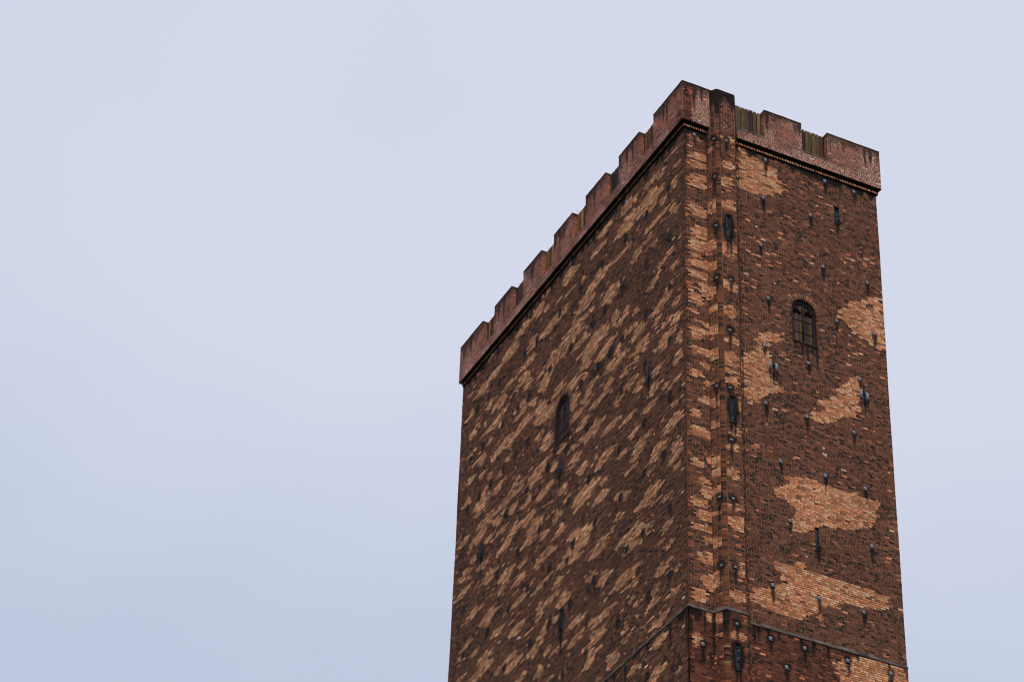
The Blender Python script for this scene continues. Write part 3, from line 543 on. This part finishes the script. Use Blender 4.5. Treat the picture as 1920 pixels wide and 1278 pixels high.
# ---- cornice under the parapet
def cornice(path_pts, nrm, name):
    c = Acc(); dk = alb(34, 26, 24)
    P_ = Path(path_pts, nrm)
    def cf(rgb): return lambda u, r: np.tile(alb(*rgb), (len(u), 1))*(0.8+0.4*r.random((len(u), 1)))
    sweep(c, path_pts, nrm, [(.0, ZT-.31), (.03, ZT-.31), (.03, ZT-.235), (.035, ZT-.235), (.035, ZT-.10), (.03, ZT-.10), (.03, ZT-.004), (P, ZT-.004)], cf((12, 9, 9)), .3, 4)  # near-black colour: shade of the overhang painted in along with soot
    return c, P_
def teeth(c, P_, ua, ub, dim=1.0):
    r = np.random.default_rng(17); u = ua
    while u < ub:
        w_ = .036; p0 = P_(np.array([u, u+w_]), ZT-.245, .035); p1 = P_(np.array([u, u+w_]), ZT-.245, .08+r.normal(0, .003))
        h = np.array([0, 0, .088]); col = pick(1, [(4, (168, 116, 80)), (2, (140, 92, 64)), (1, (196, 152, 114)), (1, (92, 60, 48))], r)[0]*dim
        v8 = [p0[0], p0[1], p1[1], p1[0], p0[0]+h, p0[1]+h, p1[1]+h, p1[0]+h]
        c.add(v8, [[0, 3, 2, 1], [4, 5, 6, 7], [1, 2, 6, 5], [3, 0, 4, 7]], col*.22); c.add([v8[3], v8[2], v8[6], v8[7]], [[0, 1, 2, 3]], col)  # underside and sides painted darker as shade, front keeps the brick colour
        u += .076
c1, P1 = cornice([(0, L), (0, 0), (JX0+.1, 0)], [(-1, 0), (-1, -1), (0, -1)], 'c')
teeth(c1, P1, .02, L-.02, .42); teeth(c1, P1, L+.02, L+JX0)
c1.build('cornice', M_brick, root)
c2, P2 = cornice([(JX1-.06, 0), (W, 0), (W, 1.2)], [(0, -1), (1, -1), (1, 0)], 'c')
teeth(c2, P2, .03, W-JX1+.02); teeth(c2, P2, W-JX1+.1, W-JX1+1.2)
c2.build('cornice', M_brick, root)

# ---- parapet: low wall with merlons and boarded gaps
ZS = ZT+0.52
PH = dict(H=0.066, S=0.205, Hd=0.102, J=0.023, proud=0.004)
qL = Path([(-P, -P), (-P, L+P)], [(-1, 0), (-1, 0)])      # u = y+P
qR = Path([(-P, -P), (W+P, -P)], [(0, -1), (0, -1)])      # u = x+P
mpR = mort_par((240, 196, 172), (146, 108, 95), 4.4); mpL = mort_par((218, 174, 154), (136, 102, 90), 5.4)
def wash(r, n): return pick(n, [(3, (66, 58, 50)), (2, (88, 78, 68)), (2, (48, 40, 34))], r)
TH = 0.42
def parapet(name, q, ua, ub, cf, mf, seed, nrm, crens):
    a = Acc(); panel(a, q, ua, ub, ZT, ZS, cf, mf, None, [], seed=seed, **PH)
    # solid behind and below, and the sloping wash of each gap
    p0 = q(np.array([ua, ub]), 0, -.006); n = np.array([nrm[0], nrm[1], 0.0])
    a.box(p0[0]+[0, 0, ZT], p0[1]-p0[0], -n*TH, (0, 0, ZS-ZT-.006), alb(60, 44, 38))
    r = np.random.default_rng(seed)
    for (x, y) in crens:
        k = max(2, int((y-x)/.12)); us = np.linspace(x, y, k+1)
        f0 = q(us, ZS-.035, .012); f1 = q(us, ZS+.01+.01*r.random(k+1), .004); f2 = q(us, ZS+.27+.01*r.random(k+1), -.20); m_ = k+1
        a.add(np.concatenate([f0, f1, f2]), [[i, i+1, m_+i+1, m_+i] for i in range(k)]+[[m_+i, m_+i+1, 2*m_+i+1, 2*m_+i] for i in range(k)], wash(r, 3*m_))
    return a.build(name, M_brick, root)
ML = [(-P, 2.23), (3.44, 5.23), (6.40, 8.22), (9.45, 11.20), (12.40, 14.17), (15.35, 17.10), (18.33, L+P)]
MR = [(3.64, 5.41), (6.64, W+P)]
cfL, cfR = col_par(3.3), col_par(7.1)
cfL_ = cfL
def cfL(u, z, row, r):
    c = cfL_(u, z, row, r)*(0.96+0.5*vn(u*3.2, z*.5, 0.5, 3.9))[:, None]; return np.minimum(c, .8)
CL = [(ML[i][1]+P, ML[i+1][0]+P) for i in range(len(ML)-1)]
CR = [(JX1-.08+P, 3.64+P), (5.41+P, 6.64+P)]
parapet('parapet_wall', qL, 0, L+2*P, cfL, mpL, 31, (-1, 0), CL)
parapet('parapet_wall', qR, 0, JX0+.1+P, cfR, mpR, 32, (0, -1), [])
parapet('parapet_wall', qR, JX1-.06+P, W+2*P, cfR, mpR, 33, (0, -1), CR)
stM = StainShade(); stM.fn.append(st_par)
for u, l, w_ in ((.55, 1.5, .09), (.9, .9, .07), (.2, 1.3, .1), (3.95, 1.2, .1), (8.45+P, 1.3, .07), (W-.1, 1.0, .1), (5.3+P, .8, .06)): stM.drip(u, ZP-.1, w_, l, .85)
stN = StainShade(); stN.fn.append(st_par)
for y in (1.1, 1.4, 4.0, 4.5, 7.4, 8.1, 10.2, 10.6, 13.2, 16.1, 16.6, 19.5): stN.drip(y+P, ZP-.1, .08, 1.0+.6*hsh(y, 1, 2), .85)
def merlon(q, a_, b_, nrm, tdir, cf, mf, st, seed, lo=True, hi=True, label=None):
    """front panel plus the two returns into the gaps, a solid core and a thin coping"""
    m = Acc(); ua, ub = a_+P, b_+P; n = np.array([nrm[0], nrm[1], 0.0]); t = np.array([tdir[0], tdir[1], 0.0])
    panel(m, q, ua, ub, ZS, ZP-.03, cf, mf, st, [], seed=seed, **PH)
    o = q(np.array([ua]), 0, 0)[0]; e = q(np.array([ub]), 0, 0)[0]
    for on, c, s in ((lo, o, -1), (hi, e, 1)):
        pp = Path([c[:2]-n[:2]*0, c[:2]-n[:2]*TH], [tuple(s*t[:2])]*2)
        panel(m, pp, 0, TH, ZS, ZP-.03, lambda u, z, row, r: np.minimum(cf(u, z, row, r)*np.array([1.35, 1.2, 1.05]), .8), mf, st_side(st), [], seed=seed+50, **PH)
    r = np.random.default_rng(seed)
    m.box(o+t*.002-n*.006+[0, 0, ZS-.1], t*(ub-ua-.004), -n*(TH-.004), (0, 0, ZP-ZS+.07), alb(60, 44, 38))
    # coping, in short uneven pieces
    k = max(2, int((ub-ua)/.3)); us = np.linspace(-.008, ub-ua+.008, k+1)
    for i in range(k):
        h = .05+.012*r.random(); m.box(o+t*us[i]+n*(.014+.006*r.random())+[0, 0, ZP-.032], t*(us[i+1]-us[i]-.006), -n*(TH+.02), (0, 0, h), alb(58, 48, 40)*(.7+.6*r.random()))
    return m.build('merlon', M_brick, root, label=label)
def st_side(st):
    s = StainShade(); s.fn.append(st_par); return s
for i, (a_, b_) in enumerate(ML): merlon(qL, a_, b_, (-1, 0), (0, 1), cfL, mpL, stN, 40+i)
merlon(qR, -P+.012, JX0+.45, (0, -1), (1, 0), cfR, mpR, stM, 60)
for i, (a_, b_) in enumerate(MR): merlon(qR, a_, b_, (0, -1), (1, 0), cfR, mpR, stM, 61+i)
def boards(q, ua, ub, nrm, seed, cols):
    r = np.random.default_rng(seed); m = Acc(); n = np.array([nrm[0], nrm[1], 0.0]); u = ua
    while u < ub-.02:
        w_ = min(.13+.10*r.random(), ub-u); g = .018+.03*r.random()
        if w_ < .05: break
        p = q(np.array([u+.004, u+w_-g]), 0, -.215-.012*r.random()); zt_ = ZP-.05+.02*r.normal()*0.5; zb_ = ZS+.16
        c = pick(1, cols, r)[0]; k = 6; ns = 4
        A_, B_ = p[0], p[1]; vv = []; cc = []
        for dd in (0, -.035):
            for i in range(k+1):
                for j in range(ns+1):
                    zz = zb_+(zt_-zb_)*i/k; x = A_+(B_-A_)*j/ns; bow = .006*math.sin(i*.9+seed+u*5)
                    vv.append(x+n*(dd+bow)+[0, 0, zz]); cc.append(c*(0.75+.5*hsh(j*3.1+u, i*.23, 2.0)))
        m_ = (k+1)*(ns+1); fc = []
        for s in (0, m_):
            for i in range(k):
                for j in range(ns): a = s+i*(ns+1)+j; fc.append([a, a+1, a+ns+2, a+ns+1])
        for i in range(k):
            a = i*(ns+1); fc.append([a, a+ns+1, m_+a+ns+1, m_+a]); a += ns; fc.append([a, m_+a, m_+a+ns+1, a+ns+1])
        m.add(vv, fc, cc); u += w_
    p = q(np.array([ua, ub]), 0, -.262)
    m.box(p[0]+[0, 0, ZS+.14], p[1]-p[0], -n*.012, (0, 0, ZP-ZS-.24), alb(22, 18, 17))  # dark sheet added so the gaps between boards read dark
    p = q(np.array([ua, ub]), 0, -.30)
    for zz in (ZS+.5, ZP-.35): m.box(p[0]+[0, 0, zz], p[1]-p[0], -n*.05, (0, 0, .12), alb(50, 38, 30))
    return m.build('crenel_boards', M_wood, root)
WC = [(3, (80, 65, 44)), (3, (68, 51, 43)), (2, (86, 72, 48)), (2, (50, 39, 35))]
WL = [(3, (76, 48, 38)), (2, (122, 88, 44)), (3, (56, 40, 34)), (2, (42, 33, 33))]
for i, (x, y) in enumerate(CL): boards(qL, x, y, (-1, 0), 70+i, WL)
for i, (x, y) in enumerate(CR): boards(qR, x+(.04 if i == 0 else 0), y, (0, -1), 80+i, WC)

# ---- backing: solid body, far sides, roof, and the plain lower shaft
bd = Acc()
bd.box((.30, .30, ZB-.5), (W-.30-.02, 0, 0), (0, L-.30-.02, 0), (0, 0, ZT-ZB), None)
for (x, y, dx, dy) in ((W-.02, .012, 0, 0), ): pass
bd.box((W-.36, .035, ZB), (.33, 0, 0), (0, .35, 0), (0, 0, ZT-ZB+.1)); bd.box((.035, L-.36, ZB), (.35, 0, 0), (0, .33, 0), (0, 0, ZT-ZB+.1))
bd.box((.03, .03, ZT-.35), (W-.36, 0, 0), (0, .32, 0), (0, 0, .3)); bd.box((.032, .36, ZT-.35), (.3, 0, 0), (0, L-.8, 0), (0, 0, .3))
bd.box((W-.5, .4, ZT-.2), (.5+P, 0, 0), (0, L-.5, 0), (0, 0, ZP-ZT+.1)); bd.box((.4, L-.3, ZT-.2), (W-.95, 0, 0), (0, .3+P, 0), (0, 0, ZP-ZT+.1))
bd.build('inner_walls', M_far, root)
lo = Acc(); lo.box((-OFF, -OFF, -Z0), (W+2*OFF, 0, 0), (0, L+2*OFF, 0), (0, 0, Z0+ZB)); 
lo.box((1.05, -.46, -Z0), (1.2, 0, 0), (0, .46, 0), (0, 0, Z0+ZB)); lo.build('lower_shaft', M_far, root)

# ------------------------------------------------------------------ fittings on the walls
class Frame:
    """local frame at (u,z) on a path: x along the wall, z up, d outward"""
    def __init__(s, path, u, z, d0=0.0):
        e = .02; s.o = path(np.array([u]), z, d0)[0]; a = path(np.array([u-e, u+e]), z, d0); t = a[1]-a[0]; s.t = t/np.linalg.norm(t)
        b = path(np.array([u, u]), z, np.array([0.0, 1.0])); s.n = (b[1]-b[0])/np.linalg.norm(b[1]-b[0]); s.z = np.array([0, 0, 1.0])
    def p(s, x, z, d): return s.o+s.t*x+s.z*z+s.n*d
    def box(s, acc, x0, x1, z0, z1, d0, d1, col=None, m=0): acc.box(s.p(x0, z0, d0), s.t*(x1-x0), s.z*(z1-z0), s.n*(d1-d0), col, m)
def recess(acc, f, hw, hh, dep, m):
    # five inner faces of the hole
    c = [f.p(sx*hw, sz*hh, 0.004) for sx, sz in ((-1, -1), (1, -1), (1, 1), (-1, 1))]; b = [q-f.n*dep for q in c]
    acc.add(c+b, [[0, 1, 5, 4], [1, 2, 6, 5], [2, 3, 7, 6], [3, 0, 4, 7], [4, 5, 6, 7]], None, m)
def putlog(path, u, z, hw, hh, off, mat, tilt):
    f = Frame(path, u, z, OFF if z < 0 else 0.0); a = Acc()
    recess(a, f, hw, hh, .12, 0)
    o = a.build('putlog_hole', M_soot, root)
    b = Acc(); w_ = hw-.012; h0, h1 = -hh+.012, hh-.02
    v = [f.p(-w_, h0, off), f.p(w_, h0, off), f.p(w_, h1, off-tilt), f.p(-w_, h1, off-tilt)]; v += [q-f.n*.012 for q in v]
    b.add(v, [[0, 1, 2, 3], [7, 6, 5, 4], [0, 4, 5, 1], [1, 5, 6, 2], [2, 6, 7, 3], [3, 7, 4, 0]])
    p = b.build('zinc_cover', mat, root); p.parent = o; p.location = (0, 0, 0)
    return o
holes = []
for (u, z) in D['RH']: holes.append((pR, u, z, HW, HH, .013, M_zincR, .008))
for (u, z) in D['CH']: holes.append((pT, u, z, .072, .07, .012, M_zincR, .012))
for (u, z) in FH: holes.append((pT, u, z, .072, .07, .012, M_zincR, .012))
camp = np.array([-38.776, -68.081, -46.127])
LHs = sorted(D['LH'], key=lambda h: np.linalg.norm(np.array([0, h[0], h[1]])-camp))
n_ind = 100-len(holes)
for h in holes: putlog(*h)
for (u, z) in LHs[:n_ind]: putlog(pL, u, z, .09, .115, .0, M_zincL, .02)
rest = Acc(); restc = Acc()
for (u, z) in LHs[n_ind:]:
    f = Frame(pL, u, z); recess(rest, f, .09, .115, .12, 0)
    f.box(rest, -.078, .078, -.10, .09, -.035, -.012, None, 1)
rest.build('putlog_holes', [M_soot, M_zincL], root, kind='stuff')

def slit(path, u, z, hh, hw, dep=.10, name='slit_window'):
    f = Frame(path, u, z, OFF if z < 0 else 0.0); a = Acc(); recess(a, f, hw, hh, dep, 0)
    for (x0, x1, z0, z1) in ((-hw, -hw+.028, -hh, hh), (hw-.028, hw, -hh, hh), (-hw+.028, hw-.028, hh-.03, hh), (-hw+.028, hw-.028, -hh, -hh+.04)): f.box(a, x0, x1, z0, z1, -.06, -.012, None, 1)
    f.box(a, -hw-.02, hw+.02, -hh-.04, -hh+.004, -.02, .03, None, 1)
    o = a.build(name, [M_soot, M_iron], root)
    b = Acc(); r = np.random.default_rng(int(abs(z*10))); nx, nz_ = 5, 22; vv = []
    for j in range(nz_+1):
        for i in range(nx+1):
            x = -hw+.028+(2*hw-.056)*i/nx; zz = -hh+.04+(2*hh-.07)*j/nz_
            vv.append(f.p(x, zz, -.055+.012*math.sin(i*1.3+j*.9+z)+.008*r.normal()))
    b.add(vv, [[j*(nx+1)+i, j*(nx+1)+i+1, (j+1)*(nx+1)+i+1, (j+1)*(nx+1)+i] for j in range(nz_) for i in range(nx)])
    g = b.build('pane', M_lead, root); g.parent = o; g.location = (0, 0, 0)
    return o
for i, (u, z, h) in enumerate(SLR): slit(pR, u, z, h, SWR[i])
for (u, z, h) in SLL: slit(pL, u, z, h, .16, .12)
for (u, z, h) in SLT: slit(pT, u, z, h, .12)

def anchor(path, u, z, mat):
    f = Frame(path, u, z); a = Acc()
    f.box(a, -.022, .022, -.50, .50, .0125, .05); f.box(a, -.05, .05, -.04, .04, .0125, .065); f.box(a, -.035, .12, .40, .43, .0125, .03)
    o = a.build('iron_anchor', M_iron, root)
    for s, dz in ((-1, .0), (1, -.03)):
        b = Acc(); f.box(b, s*.14-.065, s*.14+.065, dz-.19, dz+.17, .0125, .028); p = b.build('zinc_cover', mat, root); p.parent = o; p.location = (0, 0, 0)
for (u, z) in D['AR']: anchor(pR, u, z, M_zincR)
for (u, z) in D['AL']: anchor(pL, u, z, M_zincL)

# ---- arched windows: brick ring, timber frame, two boarded leaves with trefoil holes
def arched(path, aw, dep, ringcol, woodL, woodR, label, nv=25, tref=True):
    u, zb, zt_, hw = aw; zs = zt_-hw; f = Frame(path, u, 0.0); a = Acc(); K = 20
    out_ = [(-hw, zb), (-hw, zs)]+[(-hw*math.cos(math.pi*i/K), zs+hw*math.sin(math.pi*i/K)) for i in range(1, K)]+[(hw, zs), (hw, zb)]
    m_ = len(out_); r = np.random.default_rng(int(u*10))
    vv = [f.p(x, z, .014) for x, z in out_]+[f.p(x, z, -dep) for x, z in out_]
    rc = pick(2*m_, [(3, (74, 36, 29)), (2, (56, 30, 27))], r)
    a.add(vv, [[i, i+1, m_+i+1, m_+i] for i in range(m_-1)], rc)
    f.box(a, -hw-.02, hw+.02, zb-.09, zb+.004, -dep, .035, alb(48, 40, 32))
    # ring of radial bricks
    for k in range(nv):
        th = math.pi*(k+.5)/nv; w_ = math.pi*(hw+.02)/nv*.40; c = np.array([-math.cos(th), math.sin(th)]); tt = np.array([math.sin(th), math.cos(th)])
        L0, L1 = hw-.004, hw+.24+.03*r.random(); col = pick(1, ringcol, r)[0]
        b0 = c*L0-tt*w_; b1 = c*L0+tt*w_; t0 = c*L1-tt*w_*1.25; t1_ = c*L1+tt*w_*1.25
        q = [f.p(x[0], zs+x[1], .014) for x in (b0, b1, t1_, t0)]; q += [v-f.n*.05 for v in q]
        a.add(q, [[0, 1, 2, 3], [7, 6, 5, 4], [0, 4, 5, 1], [1, 5, 6, 2], [2, 6, 7, 3], [3, 7, 4, 0]], col)
    mo = []   # mortar ring behind
    for k in range(K+1):
        th = math.pi*k/K
        for Rr in (hw, hw+.25): mo.append(f.p(-Rr*math.cos(th), zs+Rr*math.sin(th), .0105))
    a.add(mo, [[2*k, 2*k+1, 2*k+3, 2*k+2] for k in range(K)], alb(150, 122, 96))
    o = a.build('arched_window', M_brick, root, label=label)
    # frame
    b = Acc(); ft = .10; inn = [(-hw+ft, zb+.05), (-hw+ft, zs)]+[(-(hw-ft)*math.cos(math.pi*i/K), zs-.10+(hw-ft)*math.sin(math.pi*i/K)) for i in range(1, K)]+[(hw-ft, zs), (hw-ft, zb+.05)]
    for dd in (-dep+.06,):
        vv = [f.p(x, z, dd) for x, z in out_]+[f.p(x, z, dd) for x, z in inn]+[f.p(x, z, dd-.05) for x, z in inn]
        b.add(vv, [[i, i+1, m_+i+1, m_+i] for i in range(m_-1)]+[[m_+i, m_+i+1, 2*m_+i+1, 2*m_+i] for i in range(m_-1)])
    if tref: f.box(b, -.028, .028, zb+.02, zt_-.2, -dep+.01, -dep+.07)
    f.box(b, -hw+ft, hw-ft, zb+.005, zb+.07, -dep+.005, -dep+.075)
    g = b.build('window_frame', M_frame, root); g.parent = o; g.location = (0, 0, 0)
    # back and leaves
    for s, cols in ((-1, woodL), (1, woodR)):
        l = Acc(); nb = 5; x0 = .028 if s > 0 else -(hw-.03); x1 = hw-.03 if s > 0 else -.028; x = x0; bw = (x1-x0)/nb
        for i in range(nb):
            xa, xb = x0+bw*i+.003, x0+bw*(i+1)-.003; xm = max(abs(xa), abs(xb)); zh = zs-.06+math.sqrt(max((hw-.02)**2-min(xm, hw-.02)**2, .0))
            c = pick(1, cols, r)[0]; kz = 8; vv = []; cc = []
            for j in range(kz+1):
                for xx in (xa, xb): vv.append(f.p(xx, zb+(zh-zb)*j/kz, -dep+.012+.003*(i % 2))); cc.append(c*(.75+.5*hsh(i*2.3+s, j*.7, 3.0)))
            l.add(vv, [[2*j, 2*j+1, 2*j+3, 2*j+2] for j in range(kz)], cc)
        for zz in (zb+.50, zb+1.08):
            f.box(l, x0, x1, zz, zz+.035, -dep+.016, -dep+.03, alb(42, 34, 36))
        # trefoil: three discs
        cx = (x0+x1)/2-.02*s; cz = zs-.03
        for (dx, dz, rr_) in (((0, .08, .10), (-.095, -.02, .09), (.095, -.02, .09)) if tref else ()):
            ring = [f.p(cx+dx+rr_*math.cos(2*math.pi*k/14), cz+dz+rr_*math.sin(2*math.pi*k/14), -dep+.033+.002*(dx > 0)+.004*(dx < 0)) for k in range(14)]+[f.p(cx+dx, cz+dz, -dep+.033+.002*(dx > 0)+.004*(dx < 0))]
            l.add(ring, [[k, (k+1) % 14, 14, 14] for k in range(14)], None, 1)
        g = l.build('shutter', [M_wood, M_black], root); g.parent = o; g.location = (0, 0, 0)
arched(pR, AWR, .13, [(3, (92, 50, 38)), (1, (130, 78, 56)), (2, (60, 38, 32))], [(3, (66, 47, 38)), (2, (80, 60, 38)), (1, (52, 39, 35))], [(3, (56, 42, 36)), (1, (68, 53, 37))], 'arched window with yellowish boards and two trefoil holes')
arched(pL, AWL, .11, [(3, (84, 56, 42)), (1, (50, 38, 34))], [(3, (46, 36, 38)), (1, (60, 44, 40))], [(3, (50, 36, 34)), (1, (38, 32, 38))], 'arched window with dark blue-brown boards', tref=False)

# ---- lightning conductor beside the turret, air rods on the copings
cb = Acc()
zz = np.arange(ZB, ZT-.3, .5)
for i, z in enumerate(zz):
    x = JX1+.06+.006*math.sin(z*1.7); x2 = JX1+.06+.006*math.sin((z+.5)*1.7)
    off = -.03-(OFF if z < -.2 else 0)-(.06 if abs(z) < .3 else 0)
    cb.box((x, off, z), (x2-x, 0, .5), (.032, 0, 0), (0, .018, 0))
    if i % 3 == 0: cb.box((x-.02, off-.012, z+.2), (.075, 0, 0), (0, .05, 0), (0, 0, .05))
cb.box((JX1-.07, -P-.04, ZT-.35), (.03, 0, 0), (0, .018, 0), (0, 0, ZP-ZT+.05)); cb.box((JX1-.07, -P-.04, ZT-.36), (.16, 0, 0), (0, P+.03, 0), (0, 0, .018))
cb.build('lightning_conductor', M_copper, root)
for (x, y) in ((-.02, -.05), (4.45, -.02), (8.75, -.02), (-.02, 9.3), (-.02, 14.0)):
    rd = Acc(); 
    for k in range(6):
        a_ = math.pi*k/3; b_ = math.pi*(k+1)/3; r0 = .007
        rd.add([(x+r0*math.cos(a_), y+r0*math.sin(a_), ZP-.02), (x+r0*math.cos(b_), y+r0*math.sin(b_), ZP-.02), (x+r0*.5*math.cos(b_), y+r0*.5*math.sin(b_), ZP+.2), (x+r0*.5*math.cos(a_), y+r0*.5*math.sin(a_), ZP+.2)], [[0, 1, 2, 3]])
    rd.build('air_rod', M_iron, root)

# ------------------------------------------------------------------ ground
gm = mat_plain('trodden grass and gravel', (0.16, 0.15, 0.10), rough=0.95, spec=0.1, scale=0.05, var=0.35, bump=0.3, dist=0.05)
me = bpy.data.meshes.new('ground'); s = 2500
me.from_pydata([(-s, -s, 0), (s, -s, 0), (s, s, 0), (-s, s, 0)], [], [(0, 1, 2, 3)]); me.materials.append(gm)
g = bpy.data.objects.new('ground', me); scn.collection.objects.link(g); g['kind'] = 'structure'
